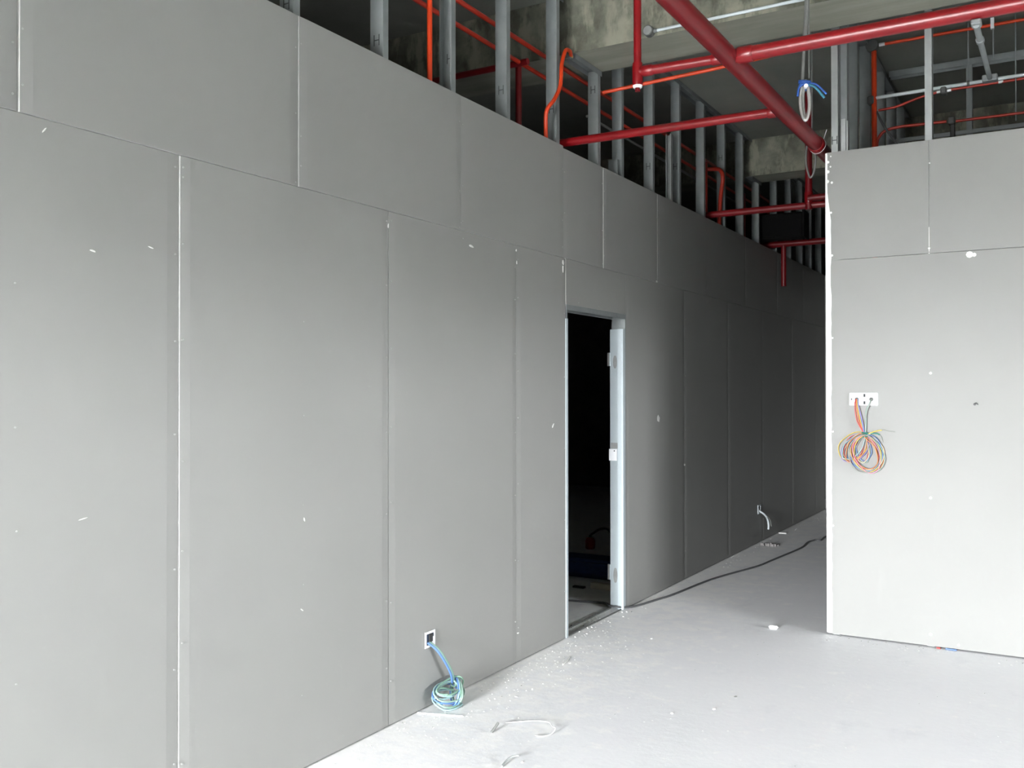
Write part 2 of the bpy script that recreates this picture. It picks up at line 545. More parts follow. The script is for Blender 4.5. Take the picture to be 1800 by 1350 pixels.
# cripple piece standing beside a stud, and a clip plate
stud_x(wl_, 7.150, 2.9, 3.64, x_out=-BT, flip=True, mat='galv_lt', web=0.045)
link('clip_plate', MB().box((-0.0845, 6.10, 3.0), (-0.014, 6.112, 3.21)), M['galv'], wl_)

def channel_track(parent, a0, a1, c, z_top, along, depth=0.035, w=0.079, name='head_track', up=False):
    """U channel under the slab; c = centre on the other axis"""
    t = 0.002
    mb = MB()
    zb = z_top - depth if not up else z_top
    zt = z_top if not up else z_top + depth
    web = (zt - t, zt) if not up else (zb, zb + t)
    if along == 'y':
        mb.box((c - w / 2, a0, web[0]), (c + w / 2, a1, web[1]))
        mb.box((c - w / 2, a0, zb), (c - w / 2 + t, a1, zt)).box((c + w / 2 - t, a0, zb), (c + w / 2, a1, zt))
    else:
        mb.box((a0, c - w / 2, web[0]), (a1, c + w / 2, web[1]))
        mb.box((a0, c - w / 2, zb), (a1, c - w / 2 + t, zt)).box((a0, c + w / 2 - t, zb), (a1, c + w / 2, zt))
    link(name, mb, M['galv'], parent)

cx = -BT - 0.0375
channel_track(wl_, FY + 0.02, 5.41, cx, SLAB - 0.001, 'y')
channel_track(wl_, 5.43, 5.835, cx, 3.754, 'y')
channel_track(wl_, 5.85, 9.44, cx, SLAB - 0.001, 'y')
channel_track(wl_, 9.455, 9.785, cx, 3.754, 'y')
channel_track(wl_, 9.80, 12.74, cx, SLAB - 0.001, 'y')

# screw heads of the left wall: too small to pick apart
sc = MB()
def screw_x(y, z, r=0.0048):
    r *= 0.72
    k = 8
    ring = [(0.0028, y + r * math.cos(2 * PI * i / k), z + r * math.sin(2 * PI * i / k)) for i in range(k)]
    ring0 = [(-0.0022, p[1], p[2]) for p in ring]
    mid = (0.0016, y, z)
    sc.add(ring + ring0 + [mid], [(i, (i + 1) % k, 2 * k) for i in range(k)] + [(i, k + i, k + (i + 1) % k, (i + 1) % k) for i in range(k)], 0)
rs = random.Random(9)
for y in (2.262, 3.463, 4.648):
    for z in (0.25, 0.62, 0.99, 1.36, 1.73, 2.10, 2.33):
        screw_x(y - 0.016, z + rs.uniform(-0.06, 0.06))
        screw_x(y + 0.017, z + rs.uniform(-0.06, 0.06))
for y in (1.665, 2.895):
    for z in (0.35, 0.72, 1.10, 1.50, 1.88):
        screw_x(y + rs.uniform(-0.008, 0.008), z + rs.uniform(-0.05, 0.05), 0.004)
for y in (1.663, 2.862, 4.071, 5.235, 5.828, 6.818, 7.973):
    for z in (2.44, 2.65, 2.95):
        screw_x(y - 0.014, z + rs.uniform(-0.05, 0.05), 0.0045)
        screw_x(y + 0.016, z + rs.uniform(-0.05, 0.05), 0.0045)
for y in (2.26, 4.07, 6.83, 7.99):
    screw_x(y, 2.44), screw_x(y + 0.02, 2.36)
for y in (7.417, 8.597, 9.755, 11.02):
    for z in (0.2, 0.7, 1.2, 1.7, 2.2):
        screw_x(y + 0.02, z + rs.uniform(-0.08, 0.08), 0.005)
for z in (0.3, 0.75, 1.2, 1.65, 2.05):
    screw_x(5.25, z, 0.004)
for y in (5.45, 5.75, 6.05):
    screw_x(y, 2.135, 0.004)
link('screw_heads', sc, M['steelscrew'], wl_, 'stuff')

# chalk scuffs and plaster dabs on the left wall (thin raised smears)
sm_ = MB()
def smear(y, z, ly, lz, ang=0.0):
    k = 9
    vs = []
    for i in range(k):
        an = 2 * PI * i / k
        rr = rs.uniform(0.6, 1.0)
        u, v = ly * rr * math.cos(an), lz * rr * math.sin(an)
        vs.append((0.0030, y + u * math.cos(ang) - v * math.sin(ang), z + u * math.sin(ang) + v * math.cos(ang)))
    c_ = [(-0.0005, p[1], p[2]) for p in vs]
    sm_.add(vs + c_, [tuple(range(k))] + [(i, k + i, k + (i + 1) % k, (i + 1) % k) for i in range(k)])
for a_ in ((1.92, 2.014, 0.013, 0.004, -0.2), (2.143, 2.055, 0.016, 0.002, -0.25), (1.886, 1.151, 0.018, 0.0022, 0.2), (2.886, 0.66, 0.014, 0.003, -0.6), (2.90, 1.03, 0.004, 0.010, 0.2),
           (5.093, 1.349, 0.02, 0.005, 0.9), (6.833, 1.347, 0.03, 0.035, 0.3), (5.23, 2.37, 0.012, 0.018, 0), (5.228, 2.33, 0.004, 0.03, 0), (6.80, 2.41, 0.02, 0.009, 0), (1.75, 2.365, 0.012, 0.003, 0.9),
           (3.46, 2.33, 0.003, 0.012, 0), (4.645, 2.37, 0.004, 0.01, 0), (4.65, 2.30, 0.004, 0.012, 0), (4.17, 2.33, 0.022, 0.007, -0.2), (7.42, 0.95, 0.02, 0.012, 0), (4.66, 0.17, 0.012, 0.006, 0)):
    smear(*a_)
link('plaster_smears', sm_, M['core'], wl_, 'stuff')

# ------------------------------------------------------------------ door opening
dr = struct('door_1', (-0.05, 5.74, 0))
def jamb(side):
    mb = MB()
    if side < 0:   # near jamb: only its edge is seen
        y = 5.268
        poly = [(0.004, y - 0.004), (0.004, y + 0.022), (-0.040, y + 0.022), (-0.040, y + 0.040), (-0.105, y + 0.040), (-0.105, y + 0.006), (-0.02, y + 0.006), (-0.02, y - 0.004)]
    else:          # far jamb: two steps towards the opening
        y = 6.209
        poly = [(0.002, y - 0.014), (0.002, y - 0.052), (-0.008, y - 0.060), (-0.038, y - 0.060), (-0.038, y - 0.040), (-0.105, y - 0.040), (-0.105, y - 0.014)]
    mb.prism(poly, 0.004, 2.005 if side > 0 else 2.02)
    return link('door_jamb', mb, M['frame'], dr)
jl = jamb(-1)
jr = jamb(1)
# galvanised trimming studs of the opening and the head channel, open side down
stud = MB().prism([(-BT - u, 5.266 - v) for u, v in c_profile(0.088, 0.04)], 0.004, 2.112)
link('trimmer_stud', stud, M['galv'], dr)
stud = MB().prism([(0.0 - u, 5.272 + 0.018 - v) for u, v in [(0, 0), (0.1, 0), (0.1, 0.012), (0.0, 0.012)]], 2.021, 2.11)
link('trimmer_lip', stud, M['galv'], dr)
stud = MB().prism([(0.0006 - u, 6.2085 - 0.0125 + v) for u, v in [(0, 0), (0.1, 0), (0.1, 0.011), (0, 0.011)]], 0.004, 2.112)
link('trimmer_stud', stud, M['galv'], dr)
hd = MB()
t = 0.002
hd.box((-0.100, 5.274, 2.104), (0.0005, 6.206, 2.1115))
hd.box((-0.0015, 5.274, 2.078), (0.0008, 6.206, 2.104)).box((-0.100, 5.274, 2.078), (-0.0978, 6.206, 2.104))
link('head_channel', hd, M['galv'], dr)
# hinges on the far jamb
def hinge(z, h=0.10):
    y = 6.169
    mb = MB()
    mb.box((-0.125, y - 0.003, z - h / 2), (-0.1055, y - 0.0005, z + h / 2))
    hg = link('hinge', mb, M['steelscrew'], dr)
    kn = MB()
    k = 5
    for i in range(k):
        za = z - h / 2 + i * h / k
        kn.tube([(-0.105, y - 0.004, za + 0.001), (-0.105, y - 0.004, za + h / k - 0.001)], 0.0062, 8)
    link('hinge_knuckle', kn, M['frame'], hg)
    sl = MB()
    ov = []
    kk = 12
    for i in range(kk):
        an = 2 * PI * i / kk
        ov.append((-0.066 + 0.016 * math.cos(an), z - 0.02 + h * 0.52 * math.sin(an) * (1 if abs(math.sin(an)) < .9 else 0.95)))
    vs = [(x, y - 0.0012, zz) for x, zz in ov] + [(x, y + 0.004, zz) for x, zz in ov]
    sl.add(vs, [tuple(range(kk))] + [(i, (i + 1) % kk, kk + (i + 1) % kk, kk + i) for i in range(kk)])
    link('hinge_slot', sl, M['greyslot'], dr)
hinge(1.79, 0.095)
hinge(0.26, 0.11)
# strike box half way up
y = 6.169
lk = link('strike_plate', MB().box((-0.112, y - 0.006, 1.062), (-0.050, y - 0.0008, 1.145)), M['white'], dr)
link('strike_slot', MB().box((-0.098, y - 0.0022, 1.148), (-0.046, y + 0.003, 1.190)), M['greyslot'], dr)
link('strike_screw', MB().tube([(-0.07, y - 0.0075, 1.132), (-0.07, y - 0.005, 1.132)], 0.005, 8), M['ink'], dr)
# floor track across the opening
ft = MB()
ft.box((-0.100, 5.31, 0.0005), (-0.096, 6.16, 0.010)).box((-0.016, 5.31, 0.0005), (-0.012, 6.16, 0.010))
link('floor_track', ft, M['darkbox'], dr)

# ------------------------------------------------------------------ right wall (faces the photographer) and corridor wall
RY = 6.205
RX = 1.400
wr_ = struct('wall_right', (RX, RY, 0))
row([RX, 2.60, 3.80, 5.0, 6.2, 7.4, 9.0], 0.010, 2.397, {1: 0.002}, wr_, RY, 'y', prouds={0: 0.001})
row([RX, 2.008, 3.208, 4.408, 5.608, 6.808, 9.0], 2.400, 3.0925, {1: 0.002}, wr_, RY, 'y', prouds={0: 0.0, 1: 0.0006})
yf = RY + BT
stud_y(wr_, 1.432, 0.004, SLAB - 0.004, yf, mark=3.17, mat='galv_lt')
stud_y(wr_, 1.474, 0.004, SLAB - 0.004, yf + 0.078, flip=True)
for i in range(12):
    stud_y(wr_, 1.986 + 0.6 * i, 0.004, SLAB - 0.004, yf, mat='galv_lt' if i == 0 else 'galv')
link('stud_offcut', MB().box((1.492, yf + 0.001, 2.9), (1.519, yf + 0.0045, 3.30)), M['galv_lt'], wr_)
link('stud_offcut', MB().box((1.523, yf + 0.001, 2.9), (1.534, yf + 0.004, 3.285)), M['galv_lt'], wr_)
channel_track(wr_, RX + 0.02, 9.0, yf + 0.0375, SLAB - 0.001, 'x')
# ragged white joint compound down the outer corner
ct = MB()
zs, ws_ = [], []
z = 0.015
rc = random.Random(3)
while z < 3.09:
    zs.append(z)
    if z < 2.62:
        w_ = 0.029 + rc.uniform(-0.003, 0.003)
    elif z < 2.80:
        w_ = 0.026 * (2.83 - z) / 0.21 + 0.008
    else:
        w_ = 0.007 + rc.uniform(0, 0.003)
    ws_.append(w_)
    z += 0.06
zs.append(3.088)
ws_.append(0.007)
yq = RY - 0.0035
x0 = RX - 0.0035
vs = []
for z, w_ in zip(zs, ws_):
    vs += [(x0, RY + 0.05, z), (x0, yq, z), (RX + w_, yq + 0.0006, z), (RX + w_, RY + 0.004, z)]
fs = []
for i in range(len(zs) - 1):
    a0, b0 = 4 * i, 4 * i + 4
    for j in range(3):
        fs.append((a0 + j, a0 + j + 1, b0 + j + 1, b0 + j))
ct.add(vs, fs)
ct.add([vs[0], vs[1], vs[2], vs[3]], [(0, 1, 2, 3)])
ct.add(vs[-4:], [(0, 1, 2, 3)])
link('corner_plaster', ct, M['plaster'], wr_)
# white filled screw heads
sd = MB()
def dab(x, z, r=0.009, ry=None):
    k = 8
    ry = ry or r
    ring = [(x + r * math.cos(2 * PI * i / k), RY - 0.0022, z + ry * math.sin(2 * PI * i / k)) for i in range(k)]
    rb = [(p[0], RY + 0.001, p[2]) for p in ring]
    sd.add(ring + rb + [(x, RY - 0.004, z)], [(i, (i + 1) % k, 2 * k) for i in range(k)] + [(i, k + i, k + (i + 1) % k, (i + 1) % k) for i in range(k)])
for x, z, r in ((1.430, 3.066, .005), (1.413, 3.031, .009), (1.428, 3.0, .006), (1.412, 2.969, .011), (1.408, 2.907, .012), (1.436, 2.897, .008), (1.430, 2.704, .007), (1.436, 2.429, .007),
                (2.012, 2.95, .005), (2.008, 2.43, .007), (2.008, 2.40, .004), (2.013, 1.668, .008), (2.010, 0.909, .008), (2.007, 0.080, .010), (1.437, 1.9, .006), (1.437, 1.3, .006), (1.437, 0.7, .006),
                (2.16, -0.0 + 0.035, .008), (2.23, 2.375, .02), (2.255, 2.372, .012)):
    dab(x, z, r)
link('filled_screws', sd, M['plaster'], wr_, 'stuff')
seam = MB()
for z0_, z1_, w_ in ((2.44, 2.56, 0.003), (2.41, 2.43, 0.004)):
    seam.box((2.008 - w_ / 2, RY - 0.0012, z0_), (2.008 + w_ / 2, RY + 0.004, z1_))
link('seam_filler', seam, M['plaster'], wr_, 'stuff')

wc = struct('wall_corridor', (RX, RY + 0.1, 0))
cbd = [RY + 0.016, 7.4, 8.6, 9.8, 11.0, 12.2, 13.99]
for i in range(len(cbd) - 1):
    for za, zb in ((0.008, 2.398), (2.402, 3.09)):
        link('drywall_board', MB().box((RX, cbd[i] + 0.001, za), (RX + BT, cbd[i + 1] - 0.001, zb)), M['board'], wc)
        link('drywall_board', MB().box((RX + 0.09, max(cbd[i] + 0.001, 6.31), za), (RX + 0.102, cbd[i + 1] - 0.001, zb)), M['board'], wc)
for y in (6.80, 7.30, 7.96, 8.54, 9.05, 9.85, 10.45, 11.05, 11.65, 12.25):
    stud_x(wc, y, 0.004, SLAB - 0.004, x_out=RX + 0.0885)
channel_track(wc, RY + 0.12, 9.44, RX + 0.052, SLAB - 0.001, 'y')
channel_track(wc, 9.80, 13.99, RX + 0.052, SLAB - 0.001, 'y')

# stud frame at the back of the right-hand room
wk = struct('wall_rear', (2.5, 8.0, 0))
for x in (2.075, 2.675, 3.275, 3.875, 4.475):
    stud_y(wk, x, 0.004, SLAB - 0.004, 8.0)
channel_track(wk, 1.515, 8.98, 8.0375, SLAB - 0.001, 'x', depth=0.05)
channel_track(wk, 1.515, 8.98, 7.99, 3.575, 'x', depth=0.03, w=0.02, name='cross_rail')

# far end of the corridor: pale board wall closing the left room's wall line
we = struct('wall_far', (0.7, 12.8, 0))
for a0, a1 in ((0.0, 0.7), (0.704, 1.39)):
    link('drywall_board', MB().box((a0, 12.75, 0.008), (a1, 12.762, 3.09)), M['board'], we)

# ------------------------------------------------------------------ sprinkler pipework
def pipe(mb, a_, b_, r, seg=20):
    return mb.tube([a_, b_], r, seg)

HM = 3.162
MXc = 1.335
sp = thing('sprinkler_pipework', 'large dark red sprinkler main running overhead towards the corridor with its crossing branch pipes', 'pipe', (MXc, 4.4, HM))
link('main_pipe', pipe(MB(), (MXc, FY + 0.02, HM), (MXc, 12.6, HM), 0.046, 24), M['red'], sp)
link('branch_pipe', pipe(MB(), (MXc + 0.03, 4.39, HM), (8.9, 4.39, HM), 0.034, 20), M['red2'], sp)
link('branch_pipe', pipe(MB(), (MXc - 0.03, 4.385, HM), (0.873, 4.36, HM), 0.0235, 16), M['red2'], sp)
link('branch_pipe', pipe(MB(), (MXc - 0.03, 5.385, HM), (-2.2, 5.32, HM), 0.027, 16), M['red2'], sp)
link('branch_pipe', pipe(MB(), (MXc - 0.03, 8.24, HM), (-2.0, 8.20, HM), 0.030, 16), M['red'], sp)
link('branch_pipe', pipe(MB(), (MXc - 0.03, 10.25, HM), (-2.0, 10.25, HM), 0.034, 16), M['red'], sp)
def collar(a_, b_, r):
    a_, b_ = Vector(a_), Vector(b_)
    d_ = (b_ - a_)
    pts = [a_, a_ + d_ * 0.12, a_ + d_ * 0.85, b_]
    link('tee_collar', MB().tube(pts, [r * 0.93, r, r, r * 0.92], 20), M['red2'], sp)
collar((MXc + 0.04, 4.39, HM), (MXc + 0.115, 4.39, HM), 0.040)
collar((MXc - 0.04, 4.385, HM), (MXc - 0.085, 4.3826, HM), 0.028)
collar((MXc - 0.04, 5.385, HM), (MXc - 0.085, 5.3825, HM), 0.0325)
collar((MXc, 6.20, HM), (MXc, 6.30, HM), 0.053)
# drop with tee and white plug
link('drop_pipe', pipe(MB(), (0.873, 4.36, HM - 0.03), (0.873, 4.36, SLAB), 0.0195, 16), M['red2'], sp)
collar((0.90, 4.3615, HM), (0.953, 4.3643, HM), 0.0275)
collar((0.873, 4.36, HM - 0.068), (0.873, 4.36, HM + 0.045), 0.0265)
link('end_plug', MB().tube([(0.873, 4.36, HM - 0.068), (0.873, 4.36, HM - 0.080)], [0.025, 0.021], 16), M['white'], sp)
link('plug_nut', MB().tube([(0.873, 4.36, HM - 0.079), (0.873, 4.36, HM - 0.098)], 0.0125, 6), M['red'], sp)
# riser on the third branch
link('drop_pipe', pipe(MB(), (0.832, 8.22, HM - 0.04), (0.832, 8.22, SLAB), 0.030, 16), M['red'], sp)
collar((0.832, 8.22, HM + 0.02), (0.832, 8.22, HM + 0.11), 0.036)
link('branch_stub', pipe(MB(), (0.832, 8.20, HM + 0.055), (1.30, 8.20, HM + 0.055), 0.028, 14), M['red'], sp)
link('drop_pipe', pipe(MB(), (-0.13, 9.53, 2.9), (-0.13, 9.53, 3.60), 0.026, 12), M['red'], sp)
link('drop_pipe', pipe(MB(), (0.10, 10.25, 2.7), (0.10, 10.25, HM), 0.028, 12), M['red'], sp)

tw = MB().tube([(MXc + 0.0525 * math.cos(a_), 6.26 + 0.012 * math.sin(2 * a_), HM + 0.0525 * math.sin(a_)) for a_ in [2 * PI * i / 20 for i in range(21)]], 0.0028, 6)
tw.tube([(MXc + 0.040, 6.26, HM + 0.037), (MXc + 0.052, 6.25, HM + 0.066), (MXc + 0.062, 6.245, HM + 0.092)], 0.0028, 6)
single('tie_wire', tw, M['white'], 'white wire tied round the dark red main pipe near the corner', 'wire')

# red pipework in the dark space behind the left wall
rp = thing('red_pipe', 'dull red crosswise pipe with a vertical drop behind the left wall studs', 'pipe', (-0.3, 5.05, 3.62))
link('cross_pipe', pipe(MB(), (-3.0, 5.05, 3.605), (-0.15, 5.05, 3.612), 0.021, 14), M['red'], rp)
link('drop_pipe', pipe(MB(), (-0.235, 5.08, 2.4), (-0.235, 5.08, 3.615), 0.020, 14), M['red'], rp)

# ------------------------------------------------------------------ conduits
def conduit(name, pts, r, mat, label, seg=12, cat='conduit', group=None):
    return single(name, MB().tube(pts, r, seg), mat, label, cat, group)

conduit('conduit', [(-0.05, 3.862, 2.3), (-0.05, 3.862, SLAB - 0.01)], 0.0135, M['orange'], 'straight vertical orange conduit rising between the studs above the left wall')
conduit('conduit', [(-0.166, FY + 0.1, 3.722), (-0.166, 12.5, 3.722)], 0.0145, M['redcon'], 'upper of two long orange conduits running lengthwise behind the left wall studs')
conduit('conduit', [(-0.205, FY + 0.1, 3.612), (-0.205, 12.5, 3.612)], 0.0135, M['redcon'], 'lower of two long orange conduits running lengthwise behind the left wall studs')
conduit('conduit', [(-0.30, 6.2, 3.585), (-0.30, 12.0, 3.585)], 0.011, M['greycable'], 'thin grey conduit behind the studs beyond the concrete beam')
s_ = thing('conduit', 'bent orange conduit swan-necking down from the beam edge across a stud', 'conduit', (0.0, 5.1, 3.0))
pts = spline([(-0.03, 5.405, 3.735), (0.0, 5.33, 3.735), (0.018, 5.235, 3.705), (0.020, 5.178, 3.60), (0.020, 5.160, 3.465), (0.012, 5.095, 3.362), (-0.014, 5.045, 3.285), (-0.030, 5.06, 3.19), (-0.030, 5.07, 3.0)], 6)
link('bent_tube', MB().tube(pts, 0.0125, 12), M['orange'], s_)
link('yellow_nipple', MB().tube([(-0.029, 5.395, 3.737), (-0.04, 5.425, 3.737)], 0.016, 10), M['w_yellow'], s_)
link('clamp', MB().bevbox((-0.085, 5.385, 3.712), (-0.025, 5.419, 3.752), 0.006), M['darkbox'], s_)
conduit('conduit', [(-0.02, 5.87, 3.622), (0.72, 6.02, 3.700), (1.46, 6.175, 3.797), (2.6, 6.19, 3.83)], 0.0125, M['orange'], 'thin orange conduit crossing from the left wall studs to the right wall under the beam')
hp = thing('conduit', 'looped orange conduit hooking over beside a stud above the third red branch pipe', 'conduit', (-0.1, 8.3, 3.0))
link('bent_tube', MB().tube(spline([(-0.10, 8.30, 3.60), (-0.04, 8.33, 3.60), (-0.014, 8.42, 3.605), (-0.012, 8.49, 3.54), (-0.032, 8.48, 3.35), (-0.040, 8.45, 3.0)], 6), 0.019, 12), M['redcon'], hp)
link('straight_tube', MB().tube([(-0.10, 8.25, 2.9), (-0.10, 8.25, 3.65)], 0.022, 12), M['redcon'], hp)

wcd = thing('conduit', 'white conduit fixed along the face of the concrete beam', 'conduit', (1.7, 5.41, 3.775))
link('tube', MB().tube([(0.545, 5.405, 3.783), (8.8, 5.405, 3.800)], 0.0095, 10), M['palecon'], wcd)
link('coupling', MB().tube([(0.535, 5.405, 3.783), (0.565, 5.405, 3.7835)], 0.0125, 10), M['galv'], wcd)
jb = thing('junction_box', 'small dark round junction box on the beam at the end of the white conduit', 'box', (0.512, 5.42, 3.76))
link('body', MB().tube([(0.512, 5.42, 3.784), (0.512, 5.378, 3.784)], 0.033, 16), M['darkbox'], jb)
link('lid', MB().tube([(0.512, 5.379, 3.784), (0.512, 5.374, 3.784)], 0.027, 16), M['greyslot'], jb)

# right-hand room services
CY = 7.22
rv = conduit('conduit', [(1.532, CY, 2.0), (1.529, CY, 4.045)], 0.0185, M['orange'], 'thick vertical orange conduit rising behind the right wall top to a dark box')
jb = thing('junction_box', 'dark junction box under the slab at the head of the thick vertical orange conduit', 'box', (1.515, CY, 4.05))
link('body', MB().tube([(1.517, CY + 0.03, 4.083), (1.517, CY - 0.03, 4.083)], 0.043, 16), M['darkbox'], jb)
link('lid', MB().tube([(1.517, CY - 0.029, 4.083), (1.517, CY - 0.034, 4.083)], 0.035, 16), M['darkbox'], jb)
c_ = thing('conduit', 'orange conduit running along the slab soffit with white end fittings', 'conduit', (2.2, CY, 4.06))
link('tube', MB().tube([(1.60, CY, 4.084), (8.8, CY, 4.068)], 0.0115, 10), M['orange'], c_)
link('end_fitting', MB().tube([(1.565, CY, 4.084), (1.605, CY, 4.084)], 0.0125, 10), M['white'], c_)
link('saddle_clip', MB().box((2.290, CY - 0.014, 4.055), (2.312, CY + 0.014, 4.129)), M['white'], c_)
c_ = thing('conduit', 'pale grey conduit crossing above the right wall, thicker than the red ones below it', 'conduit', (2.0, CY, 3.69))
link('tube', MB().tube([(1.53, CY, 3.70), (8.8, CY, 3.742)], 0.0125, 10), M['palecon'], c_)
link('saddle_clip', MB().tube([(2.142, CY, 3.7045), (2.158, CY, 3.7045)], 0.019, 10), M['darkbox'], c_)
link('end_box', MB().bevbox((1.485, CY - 0.03, 3.655), (1.53, CY + 0.03, 3.715), 0.008), M['darkbox'], c_)
c_ = thing('conduit', 'wavy red conduit with an inline dark box below the pale conduit', 'conduit', (2.0, CY + 0.1, 3.6))
link('tube', MB().tube(spline([(1.555, CY + 0.02, 3.612), (1.63, CY + 0.02, 3.616), (1.70, CY + 0.02, 3.625), (1.82, CY + 0.02, 3.658), (1.90, CY + 0.02, 3.672), (1.955, CY + 0.02, 3.680)], 5), 0.009, 10), M['redcon'], c_)
link('tube', MB().tube([(2.03, CY + 0.02, 3.684), (8.8, CY + 0.02, 3.71)], 0.009, 10), M['redcon'], c_)
link('inline_box', MB().bevbox((1.972, CY - 0.02, 3.655), (2.012, CY + 0.06, 3.705), 0.008), M['darkbox'], c_)
for a0, a1 in ((1.945, 1.972), (2.012, 2.04), (2.335, 2.365)):
    zz = 3.680 if a0 < 2.3 else 3.6855
    link('end_fitting', MB().tube([(a0, CY + 0.02, zz), (a1, CY + 0.02, zz + 0.002)], 0.0105, 10), M['white'], c_)
c_ = thing('conduit', 'lowest red conduit with a swept bend and a hanging dark box above the right wall', 'conduit', (2.0, CY + 0.1, 3.4))
link('tube', MB().tube(spline([(1.545, CY, 3.22), (1.548, CY, 3.36), (1.565, CY, 3.415), (1.61, CY, 3.452), (1.70, CY, 3.465), (1.85, CY, 3.462), (2.01, CY, 3.458)], 6), 0.0105, 10), M['redcon'], c_)
link('tube', MB().tube([(2.07, CY, 3.452), (8.8, CY, 3.39)], 0.0095, 10), M['redcon'], c_)
link('hanging_box', MB().bevbox((2.02, CY - 0.03, 3.43), (2.065, CY + 0.03, 3.485), 0.008), M['darkbox'], c_)
link('hanger', MB().bevbox((2.035, CY - 0.02, 3.25), (2.065, CY + 0.02, 3.43), 0.005), M['dark'], c_)
conduit('cable', spline([(1.545, CY, 3.60), (1.60, CY - 0.02, 3.48), (1.69, CY - 0.04, 3.33), (1.76, CY - 0.05, 3.2)], 5), 0.008, M['cable'], 'dark cable sagging diagonally between the two red conduits', 10, 'cable')
for i, (x, z0_, txt) in enumerate(((2.306, 3.856, 'threaded hanger rod by the white clip of the orange slab conduit'),
                                   (2.150, 3.70, 'short threaded rod holding the clamp of the pale conduit'),
                                   (2.441, 3.40, 'long threaded rod at the right above the right wall'))):
    conduit('threaded_rod', [(x, CY, z0_), (x, CY, SLAB - 0.001)], 0.0045, M['galv'], txt, 8, 'rod')
br = thing('pipe_brace', 'slanted grey steel strut braced to the red branch pipe above the right wall', 'brace', (2.36, 5.4, 3.2))
link('strut', MB().tube([(2.398, 4.40, 3.108), (2.332, 6.40, 3.470)], 0.0135, 10), M['galv'], br)
link('pipe_bracket', MB().bevbox((2.378, 4.375, HM - 0.056), (2.418, 4.440, HM - 0.0345), 0.005), M['galv'], br)
link('strut_joint', MB().tube([(2.385, 4.80, 3.180), (2.382, 4.88, 3.195)], 0.0185, 10), M['galv'], br)
link('foot_bracket', MB().bevbox((2.29, 6.37, 3.45), (2.375, 6.43, 3.49), 0.006), M['galv'], br)

# black duct crossing the corridor
dk = thing('air_duct', 'flat black air duct crossing high over the far corridor', 'duct', (0.2, 9.95, 3.15))
link('duct_body', MB().bevbox((-0.9, 9.85, 3.165), (0.40, 10.05, 3.425), 0.02), M['duct'], dk)
link('duct_flange', MB().bevbox((0.395, 9.84, 3.155), (0.415, 10.06, 3.435), 0.005), M['duct'], dk)

# ------------------------------------------------------------------ hanging cable coils
hc = thing('hanging_cable', 'grey cable hanging from above, coiled in a narrow loop and tied with blue tape', 'cable', (1.55, 5.0, 2.97))
link('cable_run', MB().tube(spline([(1.560, 5.0, 4.125), (1.561, 5.0, 3.62), (1.549, 5.0, 3.433), (1.541, 5.0, 3.30), (1.535, 5.0, 3.17)], 6), [0.013] * 8 + [0.0125] * 8 + [0.009] * 9, 10), M['greycable'], hc)
link('thin_lead', MB().tube(spline([(1.566, 5.01, 4.125), (1.567, 5.01, 3.40), (1.567, 5.01, 3.20)], 5), 0.004, 6), M['greycable'], hc)
lp = [(1.535, 5.0, 3.18), (1.525, 4.995, 3.10), (1.533, 4.99, 3.02), (1.554, 4.985, 2.975), (1.570, 4.99, 3.015), (1.571, 5.0, 3.09), (1.560, 5.005, 3.17), (1.545, 5.01, 3.185), (1.532, 5.02, 3.10), (1.545, 5.02, 2.995), (1.565, 5.02, 3.05), (1.560, 5.02, 3.15)]
link('loop', MB().tube(spline(lp, 6), 0.0085, 10), M['metalhose'], hc)
link('cable_end', MB().tube([(1.556, 4.985, 3.150), (1.562, 4.965, 3.150)], 0.011, 10), M['white'], hc)
tp = MB()
for zz in (3.158, 3.172, 3.186):
    tp.tube([(1.546 + 0.026 * math.cos(q), 5.005 + 0.024 * math.sin(q), zz + 0.008 * math.cos(q + zz * 90)) for q in [2 * PI * i / 16 for i in range(17)]], 0.0075, 8)
link('tape', tp, M['blue'], hc)
link('tape_tail', MB().tube(spline([(1.545, 4.985, 3.165), (1.522, 4.98, 3.15), (1.515, 4.98, 3.105)], 5), 0.006, 6), M['blue'], hc)
link('tape_tail', MB().tube(spline([(1.562, 4.99, 3.165), (1.60, 5.0, 3.145), (1.645, 5.01, 3.085)], 5), 0.0065, 6), M['teal'], hc)
link('tape_tail', MB().tube(spline([(1.560, 4.995, 3.172), (1.605, 5.005, 3.160), (1.655, 5.015, 3.105)], 5), 0.0055, 6), M['blue'], hc)
h2 = MB().tube(spline([(1.225, 6.6, 3.30), (1.190, 6.6, 3.25), (1.184, 6.6, 3.14), (1.200, 6.6, 3.06), (1.216, 6.6, 3.035), (1.236, 6.6, 3.07), (1.248, 6.6, 3.16), (1.238, 6.6, 3.26), (1.225, 6.6, 3.30)], 6), 0.0075, 8)
h2.tube([(1.225, 6.6, 3.295), (1.225, 6.6, SLAB - 0.001)], 0.006, 8)
single('cable_loop', h2, M['greycable'], 'thin grey cable loop hanging beyond the red main pipe by the corner', 'cable')

# ------------------------------------------------------------------ outlets and wires
def box_frame(mb, x, y0, y1, z0, z1, w, d):
    """square frame on the left wall plane"""
    mb.box((x, y0, z0), (x + d, y1, z0 + w)).box((x, y0, z1 - w), (x + d, y1, z1))
    mb.box((x, y0, z0 + w), (x + d, y0 + w, z1 - w)).box((x, y1 - w, z0 + w), (x + d, y1, z1 - w))
    return mb

